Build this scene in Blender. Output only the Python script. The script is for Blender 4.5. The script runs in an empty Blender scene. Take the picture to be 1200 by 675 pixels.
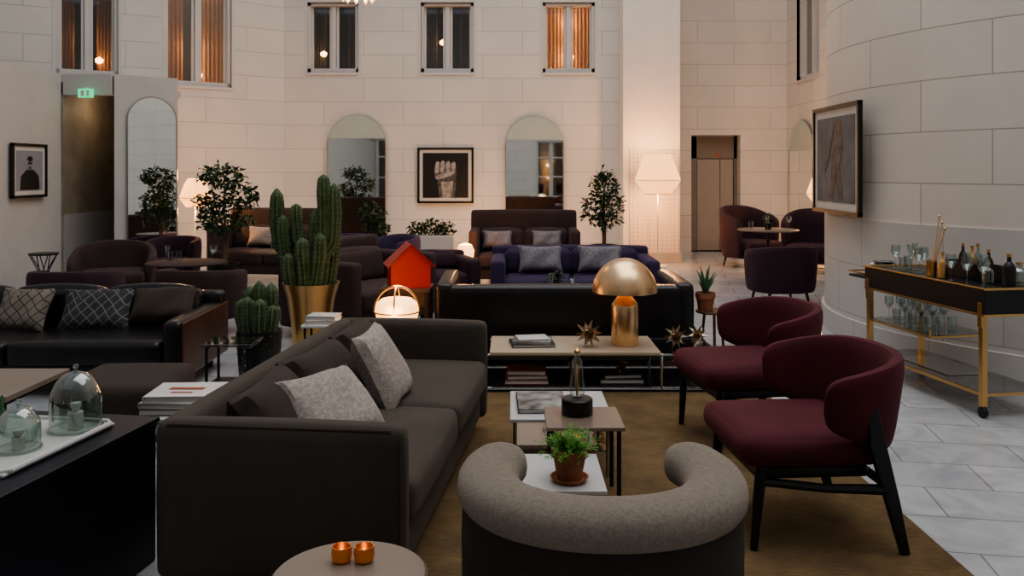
import bpy, math, random
from mathutils import Vector, Matrix, Euler
random.seed(7)
pi=math.pi
C=bpy.context.scene.collection
# ---------------------------------------------------------------- materials
def nn(nt,t,**k):
    n=nt.nodes.new(t)
    for a,b in k.items(): setattr(n,a,b)
    return n
def mat(name,col,rough=.6,metal=0,bump=0,bs=80,var=.12,vs=4,emis=None,es=0,sheen=0,spec=.5,coat=0):
    m=bpy.data.materials.new(name); m.use_nodes=True; nt=m.node_tree; L=nt.links
    b=nt.nodes['Principled BSDF']
    tc=nn(nt,'ShaderNodeTexCoord')
    no=nn(nt,'ShaderNodeTexNoise'); no.inputs['Scale'].default_value=vs; no.inputs['Detail'].default_value=4
    L.new(tc.outputs['Object'],no.inputs['Vector'])
    r=nn(nt,'ShaderNodeValToRGB')
    r.color_ramp.elements[0].position=.3; r.color_ramp.elements[1].position=.7
    r.color_ramp.elements[0].color=[c*(1-var) for c in col]+[1]
    r.color_ramp.elements[1].color=[min(1,c*(1+var)) for c in col]+[1]
    L.new(no.outputs['Fac'],r.inputs['Fac']); L.new(r.outputs['Color'],b.inputs['Base Color'])
    b.inputs['Roughness'].default_value=rough; b.inputs['Metallic'].default_value=metal
    b.inputs['Specular IOR Level'].default_value=spec
    if sheen: b.inputs['Sheen Weight'].default_value=sheen; b.inputs['Sheen Tint'].default_value=(min(1,col[0]*4+.1),min(1,col[1]*4+.1),min(1,col[2]*4+.1),1)
    if coat: b.inputs['Coat Weight'].default_value=coat
    if emis: b.inputs['Emission Color'].default_value=(*emis,1); b.inputs['Emission Strength'].default_value=es
    if bump:
        n2=nn(nt,'ShaderNodeTexNoise'); n2.inputs['Scale'].default_value=bs; n2.inputs['Detail'].default_value=3
        L.new(tc.outputs['Object'],n2.inputs['Vector'])
        bp=nn(nt,'ShaderNodeBump'); bp.inputs['Strength'].default_value=bump; bp.inputs['Distance'].default_value=.01
        L.new(n2.outputs['Fac'],bp.inputs['Height']); L.new(bp.outputs['Normal'],b.inputs['Normal'])
    return m
def glassmat(name,tint=(.9,.95,.95),refl=.12):
    m=bpy.data.materials.new(name); m.use_nodes=True; nt=m.node_tree; nt.nodes.clear(); L=nt.links
    o=nn(nt,'ShaderNodeOutputMaterial'); t=nn(nt,'ShaderNodeBsdfTransparent'); g=nn(nt,'ShaderNodeBsdfGlossy')
    t.inputs['Color'].default_value=(*tint,1); g.inputs['Roughness'].default_value=.03
    lw=nn(nt,'ShaderNodeLayerWeight'); lw.inputs['Blend'].default_value=.35
    mm=nn(nt,'ShaderNodeMath',operation='MULTIPLY_ADD'); mm.inputs[1].default_value=.7; mm.inputs[2].default_value=refl*.5
    L.new(lw.outputs['Facing'],mm.inputs[0])
    x=nn(nt,'ShaderNodeMixShader'); L.new(mm.outputs[0],x.inputs[0]); L.new(t.outputs[0],x.inputs[1]); L.new(g.outputs[0],x.inputs[2]); L.new(x.outputs[0],o.inputs[0])
    return m
def brickmat(name,c1,c2,cm,w,h,mort,coord='UV',rot=0,rough=.7,bump=.4,vein=0,off=.5):
    m=bpy.data.materials.new(name); m.use_nodes=True; nt=m.node_tree; L=nt.links
    b=nt.nodes['Principled BSDF']; tc=nn(nt,'ShaderNodeTexCoord'); mp=nn(nt,'ShaderNodeMapping')
    mp.inputs['Rotation'].default_value=(0,0,rot); L.new(tc.outputs[coord],mp.inputs['Vector'])
    br=nn(nt,'ShaderNodeTexBrick'); br.offset=off
    br.inputs['Scale'].default_value=1; br.inputs['Brick Width'].default_value=w; br.inputs['Row Height'].default_value=h
    br.inputs['Mortar Size'].default_value=mort; br.inputs['Mortar Smooth'].default_value=.2
    br.inputs['Color1'].default_value=(*c1,1); br.inputs['Color2'].default_value=(*c2,1); br.inputs['Mortar'].default_value=(*cm,1)
    L.new(mp.outputs[0],br.inputs['Vector'])
    no=nn(nt,'ShaderNodeTexNoise'); no.inputs['Scale'].default_value=2.6 if vein else 1.3; no.inputs['Detail'].default_value=8; no.inputs['Distortion'].default_value=2.0 if vein else .2
    L.new(tc.outputs['Object'],no.inputs['Vector'])
    rp=nn(nt,'ShaderNodeValToRGB'); k=.80 if vein else .93
    rp.color_ramp.elements[0].position=.36; rp.color_ramp.elements[0].color=(k,k,k*1.01,1); rp.color_ramp.elements[1].position=.62; rp.color_ramp.elements[1].color=(1,1,1,1)
    L.new(no.outputs['Fac'],rp.inputs[0])
    mx=nn(nt,'ShaderNodeMix',data_type='RGBA',blend_type='MULTIPLY'); mx.inputs[0].default_value=1
    L.new(br.outputs['Color'],mx.inputs[6]); L.new(rp.outputs[0],mx.inputs[7]); L.new(mx.outputs[2],b.inputs['Base Color'])
    b.inputs['Roughness'].default_value=rough
    bp=nn(nt,'ShaderNodeBump'); bp.invert=True; bp.inputs['Strength'].default_value=bump; bp.inputs['Distance'].default_value=.01
    L.new(br.outputs['Fac'],bp.inputs['Height']); L.new(bp.outputs['Normal'],b.inputs['Normal'])
    return m
def plaidmat(name,ca,cb,sc=18):
    m=bpy.data.materials.new(name); m.use_nodes=True; nt=m.node_tree; L=nt.links
    b=nt.nodes['Principled BSDF']; tc=nn(nt,'ShaderNodeTexCoord'); mp=nn(nt,'ShaderNodeMapping'); mp.inputs['Rotation'].default_value=(0,0,.78)
    L.new(tc.outputs['UV'],mp.inputs['Vector'])
    br=nn(nt,'ShaderNodeTexBrick'); br.offset=0; br.inputs['Scale'].default_value=sc; br.inputs['Brick Width'].default_value=1; br.inputs['Row Height'].default_value=1
    br.inputs['Mortar Size'].default_value=.06
    br.inputs['Color1'].default_value=(*ca,1); br.inputs['Color2'].default_value=(*[c*1.3 for c in ca],1); br.inputs['Mortar'].default_value=(*cb,1)
    L.new(mp.outputs[0],br.inputs['Vector']); L.new(br.outputs['Color'],b.inputs['Base Color']); b.inputs['Roughness'].default_value=.85
    return m
def rugmat():
    m=mat('rug_wool',(.185,.118,.052),.95,bump=1,bs=110,var=.34,vs=5,sheen=.2); nt=m.node_tree; L=nt.links
    b=nt.nodes['Principled BSDF']; src=b.inputs['Base Color'].links[0].from_socket
    tc=nn(nt,'ShaderNodeTexCoord'); mp=nn(nt,'ShaderNodeMapping'); mp.inputs['Scale'].default_value=(6,60,1)
    L.new(tc.outputs['Object'],mp.inputs[0]); no=nn(nt,'ShaderNodeTexNoise'); no.inputs['Scale'].default_value=2; no.inputs['Detail'].default_value=5; L.new(mp.outputs[0],no.inputs['Vector'])
    r=nn(nt,'ShaderNodeValToRGB'); r.color_ramp.elements[0].position=.35; r.color_ramp.elements[0].color=(.60,.60,.60,1); r.color_ramp.elements[1].position=.65; r.color_ramp.elements[1].color=(1.0,1.0,1.0,1)
    L.new(no.outputs['Fac'],r.inputs[0]); mx=nn(nt,'ShaderNodeMix',data_type='RGBA',blend_type='MULTIPLY'); mx.inputs[0].default_value=1
    L.new(src,mx.inputs[6]); L.new(r.outputs[0],mx.inputs[7]); L.new(mx.outputs[2],b.inputs['Base Color']); return m

M_wall=brickmat('stone_wall',(.71,.68,.63),(.75,.72,.67),(.47,.44,.405),1.35,.40,.005,bump=.25)
M_cyl=brickmat('curved_stone',(.68,.62,.55),(.73,.67,.60),(.41,.37,.33),1.15,.40,.005,bump=.25)
M_dado=brickmat('grey_stone',(.54,.52,.49),(.60,.58,.545),(.38,.365,.345),.9,.44,.004,bump=.2)
M_floor=brickmat('marble_tiles',(.44,.455,.475),(.52,.535,.555),(.25,.26,.27),.62,.36,.0045,coord='Object',rot=.17,rough=.14,bump=.08,vein=1)
M_plaster=mat('plaster',(.50,.485,.46),.8,bump=.1,bs=30,var=.04)
M_beige=mat('beige_stone',(.26,.215,.165),.6,var=.2)
M_white=mat('white_paint',(.64,.62,.595),.5,var=.03)
M_lun=mat('frosted_lunette',(.46,.53,.485),.25,.0,var=.03)
M_rug=rugmat()
M_sofa=mat('taupe_wool',(.066,.053,.041),.9,bump=.35,bs=300,var=.12,sheen=.2)
M_sofad=mat('brown_wool',(.042,.030,.023),.9,bump=.35,bs=300,sheen=.2)
M_cush=mat('grey_beige_linen',(.38,.33,.295),.95,bump=.6,bs=180,var=.22,vs=60)
M_cushg=mat('grey_lavender_linen',(.22,.205,.23),.95,bump=.6,bs=180,var=.22,vs=40)
M_lgrey=mat('light_grey_wool',(.23,.195,.16),.95,bump=.5,bs=350,var=.18,vs=110,sheen=.2)
M_dgrey=mat('charcoal_wool',(.030,.025,.021),.95,bump=.4,bs=300,sheen=.12)
M_burg=mat('burgundy_velvet',(.072,.004,.010),.85,bump=.3,bs=250,var=.2,sheen=.2)
M_purp=mat('purple_velvet',(.034,.019,.062),.85,bump=.3,bs=200,var=.2,sheen=.25)
M_plum=mat('plum_velvet',(.032,.011,.023),.85,bump=.3,bs=200,var=.2,sheen=.2)
M_mauve=mat('mauve_brown',(.040,.022,.021),.85,bump=.3,bs=200,var=.2,sheen=.2)
M_leath=mat('black_leather',(.009,.008,.009),.27,bump=.3,bs=60,var=.2)
M_leathb=mat('brown_black_leather',(.07,.032,.016),.27,bump=.25,bs=120,var=.3)
M_bwood=mat('black_wood',(.009,.009,.011),.4,bump=.1,bs=60)
M_navy=mat('navy_black_lacquer',(.005,.006,.012),.42,var=.2)
M_black=mat('black_metal',(.008,.008,.008),.35)
M_brass=mat('brass',(.70,.44,.19),.28,1,var=.06)
M_brassd=mat('brushed_gold',(.85,.59,.35),.30,1,var=.05,bump=.05,bs=200)
M_copper=mat('copper_glass',(.45,.17,.07),.3,1,emis=(1,.32,.06),es=.08)
M_chrome=mat('chrome',(.55,.55,.56),.15,1,var=.03)
M_tray=mat('white_tray',(.54,.54,.53),.35,var=.03)
M_beigetop=mat('beige_tabletop',(.52,.42,.31),.35,var=.06)
M_taupetop=mat('taupe_tabletop',(.22,.165,.13),.25,var=.06)
M_rtop=mat('grey_beige_top',(.23,.185,.15),.4,var=.05)
M_walnut=mat('walnut',(.09,.045,.025),.4,bump=.1,bs=30,var=.3,vs=9)
M_red=mat('red_lacquer',(.64,.035,.018),.45,var=.05)
M_redd=mat('red_roof',(.36,.015,.010),.45,var=.05)
M_green=mat('cactus_green',(.055,.090,.032),.6,var=.4,vs=18,bump=.4,bs=90)
M_leaf=mat('leaf_green',(.030,.062,.02),.5,var=.5,vs=15)
M_fern=mat('fern_green',(.10,.28,.03),.6,var=.4,vs=30)
M_aloe=mat('aloe_green',(.05,.13,.05),.5,var=.3,vs=30)
M_bark=mat('bark',(.10,.07,.045),.85,bump=.6,bs=40)
M_terra=mat('terracotta',(.30,.115,.06),.8,bump=.2,bs=80,var=.3,vs=18)
M_soil=mat('soil',(.03,.02,.013),1,bump=.8,bs=90)
M_glass=glassmat('clear_glass'); M_smoke=glassmat('smoky_glass',(.66,.76,.72),.25)
M_dglass=glassmat('shelf_glass',(.6,.62,.62),.3)
M_mirror=mat('mirror_silver',(.86,.89,.87),.02,1,var=0)
M_medge=mat('mirror_edge',(.36,.37,.35),.3,.6)
M_paper=mat('paper',(.62,.6,.56),.7,var=.05)
M_bk1=mat('book_red',(.28,.05,.03),.5); M_bk2=mat('book_white',(.60,.59,.56),.5); M_bk3=mat('book_dark',(.04,.045,.05),.45); M_bk4=mat('book_photo_cover',(.20,.20,.19),.4,var=.95,vs=14)
M_shade=mat('lamp_shade',(.9,.64,.35),.8,emis=(1,.45,.15),es=1.9,var=.04)
M_globe=mat('glow_globe',(.9,.8,.6),.6,emis=(1,.46,.15),es=2.6)
M_bulb=mat('bulb',(1,.9,.7),.4,emis=(1,.5,.18),es=25)
M_flame=mat('candle_flame',(1,.7,.4),.4,emis=(1,.55,.22),es=6)
M_exit=mat('exit_green',(.05,.5,.25),.5,emis=(.05,1,.40),es=.8)
M_exitr=mat('exit_red',(.6,.05,.03),.5,emis=(1,.1,.05),es=.15)
M_curt=mat('curtain_ochre',(.60,.34,.15),.9,var=.1)
M_curtd=mat('curtain_grey',(.14,.12,.11),.9,var=.1)
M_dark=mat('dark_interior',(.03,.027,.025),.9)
M_door=mat('lift_door_grey',(.36,.335,.305),.5,0,var=.03)
M_recess=mat('recess_paint',(.24,.215,.19),.7,var=.03)
M_print=mat('print_black',(.012,.012,.013),.4)
M_skin=mat('print_grey',(.30,.285,.28),.6,var=.5,vs=14)
M_skind=mat('print_darkgrey',(.08,.078,.080),.6,var=.6,vs=14)
M_printg=mat('print_backdrop',(.27,.27,.28),.6,var=.1)
M_plaid=plaidmat('plaid_dark',(.03,.03,.033),(.16,.155,.15),9)
M_plaidb=plaidmat('plaid_beige',(.17,.145,.12),(.04,.035,.03),9)
M_white2=mat('white_lattice',(.6,.6,.58),.5)
M_candle=mat('candle_wax',(.6,.58,.52),.6)
# ---------------------------------------------------------------- mesh helpers
def T(x=0,y=0,z=0,rx=0,ry=0,rz=0,s=1):
    return Matrix.Translation((x,y,z))@Euler((rx,ry,rz)).to_matrix().to_4x4()@Matrix.Scale(s,4)
def tf(vf,M): return ([tuple(M@Vector(v)) for v in vf[0]],vf[1])
def join(l):
    V=[];F=[]
    for v,f in l:
        o=len(V); V+=list(v); F+=[tuple(i+o for i in q) for q in f]
    return V,F
def obj(name,vf,m,par=None,bevel=0,seg=3,ang=38,uv=False,merge=False,sub=0):
    if isinstance(vf,list): vf=join(vf)
    me=bpy.data.meshes.new(name); me.from_pydata([tuple(v) for v in vf[0]],[],vf[1]); me.update()
    import bmesh
    bm=bmesh.new(); bm.from_mesh(me)
    if merge: bmesh.ops.remove_doubles(bm,verts=bm.verts,dist=1e-5)
    bmesh.ops.recalc_face_normals(bm,faces=bm.faces)
    if uv:
        ul=bm.loops.layers.uv.new('UVMap')
        for f in bm.faces:
            for l in f.loops: l[ul].uv=(l.vert.co.x*uv+.5,(l.vert.co.z if abs(f.normal.z)<.7 else l.vert.co.y)*uv+.5)
    bm.to_mesh(me); bm.free()
    me.polygons.foreach_set('use_smooth',[True]*len(me.polygons))
    if not bevel: me.set_sharp_from_angle(angle=math.radians(ang))
    me.materials.append(m)
    o=bpy.data.objects.new(name,me); C.objects.link(o)
    if par: o.parent=par
    if bevel:
        b=o.modifiers.new('b','BEVEL'); b.width=bevel; b.segments=seg; b.limit_method='ANGLE'; b.harden_normals=True
    return o
def E(name,x=0,y=0,z=0,rz=0,rx=0,ry=0):
    e=bpy.data.objects.new(name,None); C.objects.link(e); e.location=(x,y,z); e.rotation_euler=(rx,ry,rz); e.empty_display_size=.1
    return e
def vb(x0,x1,y0,y1,z0,z1):
    v=[(x0,y0,z0),(x1,y0,z0),(x1,y1,z0),(x0,y1,z0),(x0,y0,z1),(x1,y0,z1),(x1,y1,z1),(x0,y1,z1)]
    return v,[(0,3,2,1),(4,5,6,7),(0,1,5,4),(1,2,6,5),(2,3,7,6),(3,0,4,7)]
def loft(rings,cap=True,closed=False):
    V=[];F=[];n=len(rings[0])
    for r in rings: V+=[tuple(p) for p in r]
    k=len(rings)
    for i in range(k if closed else k-1):
        a=i*n;b=((i+1)%k)*n
        for j in range(n): F.append((a+j,a+(j+1)%n,b+(j+1)%n,b+j))
    if cap and not closed:
        F.append(tuple(range(n-1,-1,-1))); F.append(tuple(range((k-1)*n,k*n)))
    return V,F
def lathe(prof,n=28,x=0,y=0,z=0,cap=True,ribs=0,amp=0):
    R=[]
    for r,h in prof:
        r=max(r,.0004)
        R.append([(x+r*(1+amp*math.cos(ribs*2*pi*j/n))*math.cos(2*pi*j/n),y+r*(1+amp*math.cos(ribs*2*pi*j/n))*math.sin(2*pi*j/n),z+h) for j in range(n)])
    return loft(R,cap)
def cyl(x,y,z0,z1,r,n=24): return lathe([(r,z0),(r,z1)],n,x,y)
def tube(pts,r,n=8,closed=False,ribs=0,amp=0):
    P=[Vector(p) for p in pts]; k=len(P); R=[]
    t0=(P[1]-P[0]).normalized(); up=Vector((0,0,1)) if abs(t0.z)<.9 else Vector((1,0,0))
    nrm=(up-t0*up.dot(t0)).normalized()
    for i in range(k):
        if closed: t=(P[(i+1)%k]-P[i-1]).normalized()
        else: t=(P[min(i+1,k-1)]-P[max(i-1,0)]).normalized()
        nrm=(nrm-t*nrm.dot(t)).normalized(); b=t.cross(nrm)
        rr=r[i] if isinstance(r,(list,tuple)) else r
        R.append([tuple(P[i]+(nrm*math.cos(2*pi*j/n)+b*math.sin(2*pi*j/n))*rr*(1+amp*math.cos(ribs*2*pi*j/n))) for j in range(n)])
    return loft(R,True,closed)
def cushion(sx,sy,sz,r=.03,bulge=.015,n=12,M=None):
    hx,hy,hz=sx/2,sy/2,sz/2; V=[];F=[]
    g=[math.sin(pi/2*(2*i/n-1)) for i in range(n+1)]
    def pt(a,b,c):
        p=[a*hx,b*hy,c*hz]; h=[hx,hy,hz]; q=[max(-(h[i]-r),min(h[i]-r,p[i])) for i in range(3)]
        d=Vector([p[i]-q[i] for i in range(3)])
        if d.length>1e-9: d=d.normalized()*r
        w=Vector(q)+d
        w.z+=(1 if c>0 else -1)*bulge*(1-a*a)*(1-b*b)*abs(c)
        w.y+=b*bulge*.6*(1-a*a)*(1-c*c); w.x+=a*bulge*.6*(1-b*b)*(1-c*c)
        return tuple(w)
    for ax in range(3):
        for s in(-1,1):
            o=len(V)
            for i in range(n+1):
                for j in range(n+1):
                    c=[0,0,0]; c[ax]=s; c[(ax+1)%3]=g[i]; c[(ax+2)%3]=g[j]; V.append(pt(*c))
            for i in range(n):
                for j in range(n):
                    a=o+i*(n+1)+j; F.append((a,a+1,a+n+2,a+n+1))
    vf=(V,F)
    return tf(vf,M) if M else vf
def pillow(w,h,t,M=None,n=14):
    V=[];F=[]
    for s in(1,-1):
        o=len(V)
        for i in range(n+1):
            for j in range(n+1):
                u=2*i/n-1;v=2*j/n-1
                x=u*w/2*(1-.10*(1-v*v)*u*u); z=v*h/2*(1-.10*(1-u*u)*v*v)
                d=t/2*max(0,(1-u**4)*(1-v**4))**.55
                V.append((x,s*d+.012*math.sin(5*u+3*v)*d/t*2,z))
        for i in range(n):
            for j in range(n):
                a=o+i*(n+1)+j; F.append((a,a+1,a+n+2,a+n+1))
    return tf((V,F),M) if M else (V,F)
def sp(v,e): return math.copysign(abs(v)**e,v)
def uband(rx,ry,a0,a1,th,zb,zt,e=.8,lean=0,n=56,se=.55,cy=0,endr=.06):
    """curved band open to +y; zb,zt,th functions of t in [-1,1]"""
    R=[];ts=[]
    for i in range(n+1):
        s=2*i/n-1; ts.append(math.sin(pi/2*s)*.5+s*.5)
    for t in ts:
        a=math.radians((a0+a1)/2+(a1-a0)/2*t); c,s_=math.cos(a),math.sin(a)
        x=rx*sp(c,e); y=ry*sp(s_,e)+cy
        nx,ny=c/rx,s_/ry; l=math.hypot(nx,ny); nx/=l;ny/=l
        q=max(0,(abs(t)-(1-endr))/endr); k=max(.02,math.sqrt(max(0,1-q*q)))
        z0,z1=zb(t),zt(t); th_=th(t) if callable(th) else th
        ring=[]
        for j in range(20):
            f=2*pi*j/20
            u=th_/2*sp(math.cos(f),se)*k; v=(z1-z0)/2*sp(math.sin(f),se)*(.35+.65*k)
            zz=(z0+z1)/2+v; off=u+lean*((zz-z0))
            ring.append((x+nx*off,y+ny*off,zz))
        R.append(ring)
    return loft(R)
def flat(pts,y,m,name,par):
    return obj(name,([(x,y,z) for x,z in pts],[tuple(range(len(pts)))]),m,par)
def ell(cx,cz,rx,rz,rot=0,n=20,e=1):
    o=[]
    for i in range(n):
        a=2*pi*i/n; u=rx*sp(math.cos(a),e); v=rz*sp(math.sin(a),e)
        o.append((cx+u*math.cos(rot)-v*math.sin(rot),cz+u*math.sin(rot)+v*math.cos(rot)))
    return o
def leafs(blobs,n,size,flatn=.5):
    V=[];F=[]
    for i in range(n):
        b=random.choices(blobs,[q[3]*q[4]*q[5] for q in blobs])[0]
        d=Vector((random.gauss(0,1),random.gauss(0,1),random.gauss(0,1))).normalized()*random.uniform(.35,1)**.6
        c=Vector((b[0]+d.x*b[3],b[1]+d.y*b[4],b[2]+d.z*b[5]))
        M=Matrix.Translation(c)@Euler((random.uniform(-1,1),random.uniform(-1,1),random.uniform(0,6.3))).to_matrix().to_4x4()
        s=size*random.uniform(.7,1.3); o=len(V)
        for p in((0,0,0),(s*.5,s*.24,s*.06),(s,0,-s*.1),(s*.5,-s*.24,s*.06)): V.append(tuple(M@Vector(p)))
        F.append((o,o+1,o+2,o+3))
    return V,F
def light(name,kind,loc,power,col,size=.1,par=None,rot=(0,0,0),sy=None):
    l=bpy.data.lights.new(name,kind); l.energy=power; l.color=col
    if kind=='AREA':
        l.size=size
        if sy: l.shape='RECTANGLE'; l.size_y=sy
    else: l.shadow_soft_size=size
    o=bpy.data.objects.new(name,l); C.objects.link(o); o.location=loc; o.rotation_euler=rot
    if par:o.parent=par
    return o
# ---------------------------------------------------------------- room
def wall(name,p0,p1,z0,z1,m,ops=(),dep=.28,uo=0):
    p0=Vector(p0);p1=Vector(p1); d=(p1-p0); Ln=d.length; d/=Ln; nrm=Vector((-d.y,d.x))
    S=sorted({0,Ln}|{o[0] for o in ops}|{o[1] for o in ops}); Z=sorted({z0,z1}|{o[2] for o in ops}|{o[3] for o in ops})
    V=[];F=[];UV=[]
    def P(s,z,y=0): q=p0+d*s+nrm*y; return (q.x,q.y,z)
    def quad(a):
        o=len(V)
        for s,z,y in a: V.append(P(s,z,y)); UV.append((s+uo+y,z+.13))
        F.append((o,o+1,o+2,o+3))
    for i in range(len(S)-1):
        for j in range(len(Z)-1):
            sm=(S[i]+S[i+1])/2; zm=(Z[j]+Z[j+1])/2
            if any(o[0]<sm<o[1] and o[2]<zm<o[3] for o in ops): continue
            quad([(S[i],Z[j],0),(S[i+1],Z[j],0),(S[i+1],Z[j+1],0),(S[i],Z[j+1],0)])
    for a,b,c,e in ops:
        quad([(a,c,0),(a,c,dep),(a,e,dep),(a,e,0)]); quad([(b,c,dep),(b,c,0),(b,e,0),(b,e,dep)])
        quad([(a,e,0),(a,e,dep),(b,e,dep),(b,e,0)]); quad([(a,c,dep),(a,c,0),(b,c,0),(b,c,dep)])
    me=bpy.data.meshes.new(name); me.from_pydata(V,[],F); ul=me.uv_layers.new(name='UVMap')
    for i,l in enumerate(me.loops): ul.data[i].uv=UV[l.vertex_index]
    me.materials.append(m); o=bpy.data.objects.new(name,me); C.objects.link(o); return o
wn=[0]
def window(p0,p1,s0,s1,z0,z1,lit=0,transom=False,curt=M_curtd,spots=(),cw=.34):
    wn[0]+=1
    p0=Vector(p0);p1=Vector(p1); d=(p1-p0).normalized(); c=p0+d*(s0+s1)/2; w=s1-s0;h=z1-z0
    e=E('window_%d'%wn[0],c.x,c.y,z0,math.atan2(d.y,d.x)); f=.05
    bars=[vb(-w/2,-w/2+f,.05,.2,0,h),vb(w/2-f,w/2,.05,.2,0,h),vb(-w/2,w/2,.05,.2,0,f+.02),vb(-w/2,w/2,.05,.2,h-f,h),vb(-.035,.035,.09,.2,0,h)]
    if transom: bars+=[vb(-w/2,w/2,.12,.2,h*q,h*q+.05) for q in(.36,.70)]
    for s in(-1,1):
        x0=s*.06; x1=s*(w/2-f-.01)
        a,b=min(x0,x1),max(x0,x1)
        bars+=[vb(a-.02,a+.02,.13,.18,0,h),vb(b-.02,b+.02,.13,.18,0,h)]
    obj('frame',bars,M_white,e)
    obj('casing',[vb(-w/2-.05,-w/2,-.006,.05,-.05,h+.05),vb(w/2,w/2+.05,-.006,.05,-.05,h+.05),vb(-w/2,w/2,-.006,.05,h,h+.05)],M_white,e)
    obj('sill',vb(-w/2,w/2,-.02,.12,-.05,0),M_white,e)
    obj('pane',vb(-w/2+f,w/2-f,.155,.16,f,h-f),M_dglass,e)
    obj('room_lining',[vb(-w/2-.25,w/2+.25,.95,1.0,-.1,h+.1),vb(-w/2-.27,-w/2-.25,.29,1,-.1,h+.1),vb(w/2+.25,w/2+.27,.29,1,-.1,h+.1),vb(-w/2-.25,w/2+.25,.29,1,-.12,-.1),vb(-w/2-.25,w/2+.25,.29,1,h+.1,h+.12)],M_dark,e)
    for s in(-1,1):
        V=[];F=[];k=26
        for i in range(k+1):
            x=s*(w/2+.02-(w*cw)*i/k); y=.38+.02*math.sin(i*1.5)
            V+=[(x,y,-.05),(x,y,h+.05)]
            if i: F.append((2*i-2,2*i,2*i+1,2*i-1))
        obj('curtain',(V,F),curt,e)
    if lit:
        for q in(.25,.75): light('room_glow','POINT',(0,.25,h*q),lit*.5,(1,.56,.26),.05,e)
    for sx,sz in spots: obj('room_lamp',lathe([(0,-.05),(.05,-.03),(.06,.02),(0,.06)],12,sx,.3,sz),M_bulb,e)
    return e
HT=8.0
bk0,bk1=(-3.87,14.5),(1.82,14.5)
wops=[(.39,1.26,3.17,4.36),(2.32,3.22,3.17,4.36),(4.39,5.28,3.17,4.36)]
up=[(a,b,5.6,7.0) for a,b,_,_ in wops]
wall('wall_back',bk0,bk1,0,HT,M_wall,wops+up)
for i,o in enumerate(wops): window(bk0,bk1,o[0],o[1],o[2],o[3],lit=(3,2,28)[i],curt=(M_curtd,M_curtd,M_curt)[i],spots=[[(-.22,.35)],[(-.1,.55)],[(.05,.3)]][i],cw=(.3,.3,.44)[i])
for o in up: window(bk0,bk1,*o)
la,lb,lc=(-7.6,11.9),(-5.41,13.2),(-3.87,14.5)
L1=math.hypot(lb[0]-la[0],lb[1]-la[1])
wall('wall_left_back',la,lb,0,HT,M_wall,[(L1-1.45,L1-.62,2.93,5.2)])
window(la,lb,L1-1.45,L1-.62,2.93,5.2,lit=5,curt=M_curt,spots=[(.18,.25)])
wall('wall_left_return',lb,lc,0,HT,M_wall,[(.05,1.1,2.85,5.2)])
window(lb,lc,.05,1.1,2.85,5.2,lit=24,curt=M_curt,cw=.40,spots=[(.1,.2)])
P=E('column_pier')
obj('shaft',vb(1.82,2.76,14.0,15.9,0,HT),mat('pier_plaster',(.80,.775,.735),.8,var=.03),P,bevel=.01)
obj('plinth',vb(1.80,2.78,13.97,14.02,0,.16),M_plaster,P)
wall('wall_alcove',(2.76,15.8),(5.09,15.8),0,HT,M_wall,[(.56,1.47,0,2.16)],dep=.45)
D=E('door_1',3.78,16.06,0)
obj('door_leaves',[vb(-.30,.13,0,.04,0,1.72),vb(.14,.38,0,.04,0,1.72)],M_door,D,bevel=.005)
obj('surround',[vb(-.455,-.31,-.02,.1,0,2.15),vb(.39,.455,-.02,.1,0,2.15),vb(-.455,.455,-.02,.1,1.73,2.15),vb(-.455,.455,.05,.1,0,2.15)],M_recess,D)
obj('indicator',vb(.05,.11,-.04,-.02,1.78,1.81),M_exitr,D)
r0,r1=(5.09,15.8),(5.09,10.1)
wall('wall_right_back',r0,r1,0,HT,M_wall,[(.55,1.65,3.1,5.0)])
window(r0,r1,.55,1.65,3.1,5.0)
wall('wall_right',(6.9,5.5),(6.9,-6),0,HT,M_wall)
rw0,rw1=(6.9,-6),(-8,-6)
rops=[(4.7,5.9,.4,2.7),(8.6,9.8,.9,2.7),(11.9,13.0,.3,2.8),(13.6,14.3,.05,2.6),(1.5,2.7,.4,2.7)]
wall('wall_front',rw0,rw1,0,HT,M_wall,rops)
for o in rops: window(rw0,rw1,*o,transom=True)
wall('wall_left_far',(-8,-6),(-8,12),0,HT,M_wall)
def arcwall(name,R,a0,a1,z0,z1,m,cap=False):
    n=64;V=[];F=[];U=[]
    for i in range(n+1):
        a=math.radians(a0+(a1-a0)*i/n)
        for z in(z0,z1): V.append((5.59+R*math.cos(a),7.67+R*math.sin(a),z)); U.append((R*a,z+.2))
        if i: F.append((2*i-2,2*i,2*i+1,2*i-1))
    if cap:
        o=len(V)
        for i in range(n+1):
            a=math.radians(a0+(a1-a0)*i/n)
            V.append((5.59+(R-.08)*math.cos(a),7.67+(R-.08)*math.sin(a),z1)); U.append((R*a,z1))
            if i: F.append((2*i-1,2*i+1,o+i,o+i-1))
    me=bpy.data.meshes.new(name); me.from_pydata(V,[],F); ul=me.uv_layers.new(name='UVMap')
    for i,l in enumerate(me.loops): ul.data[i].uv=U[l.vertex_index]
    me.polygons.foreach_set('use_smooth',[True]*len(F)); me.set_sharp_from_angle(angle=.7)
    me.materials.append(m); o=bpy.data.objects.new(name,me); C.objects.link(o)
arcwall('wall_curved',2.6,99,302,0,HT,M_cyl)
arcwall('trim_1',2.612,99,302,0,1.08,M_dado,True)
arcwall('baseboard_curved',2.64,99,302,0,.2,M_dado,True)
obj('floor',([(-9,-6.2,0),(7.5,-6.2,0),(7.5,17,0),(-9,17,0)],[(0,1,2,3)]),M_floor)
obj('ceiling',[vb(-8,7,y-.08,y+.08,HT,HT+.25) for y in range(-5,16,3)]+[vb(x-.06,x+.06,-6,15.8,HT+.02,HT+.2) for x in range(-7,7,2)],M_white)
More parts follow.
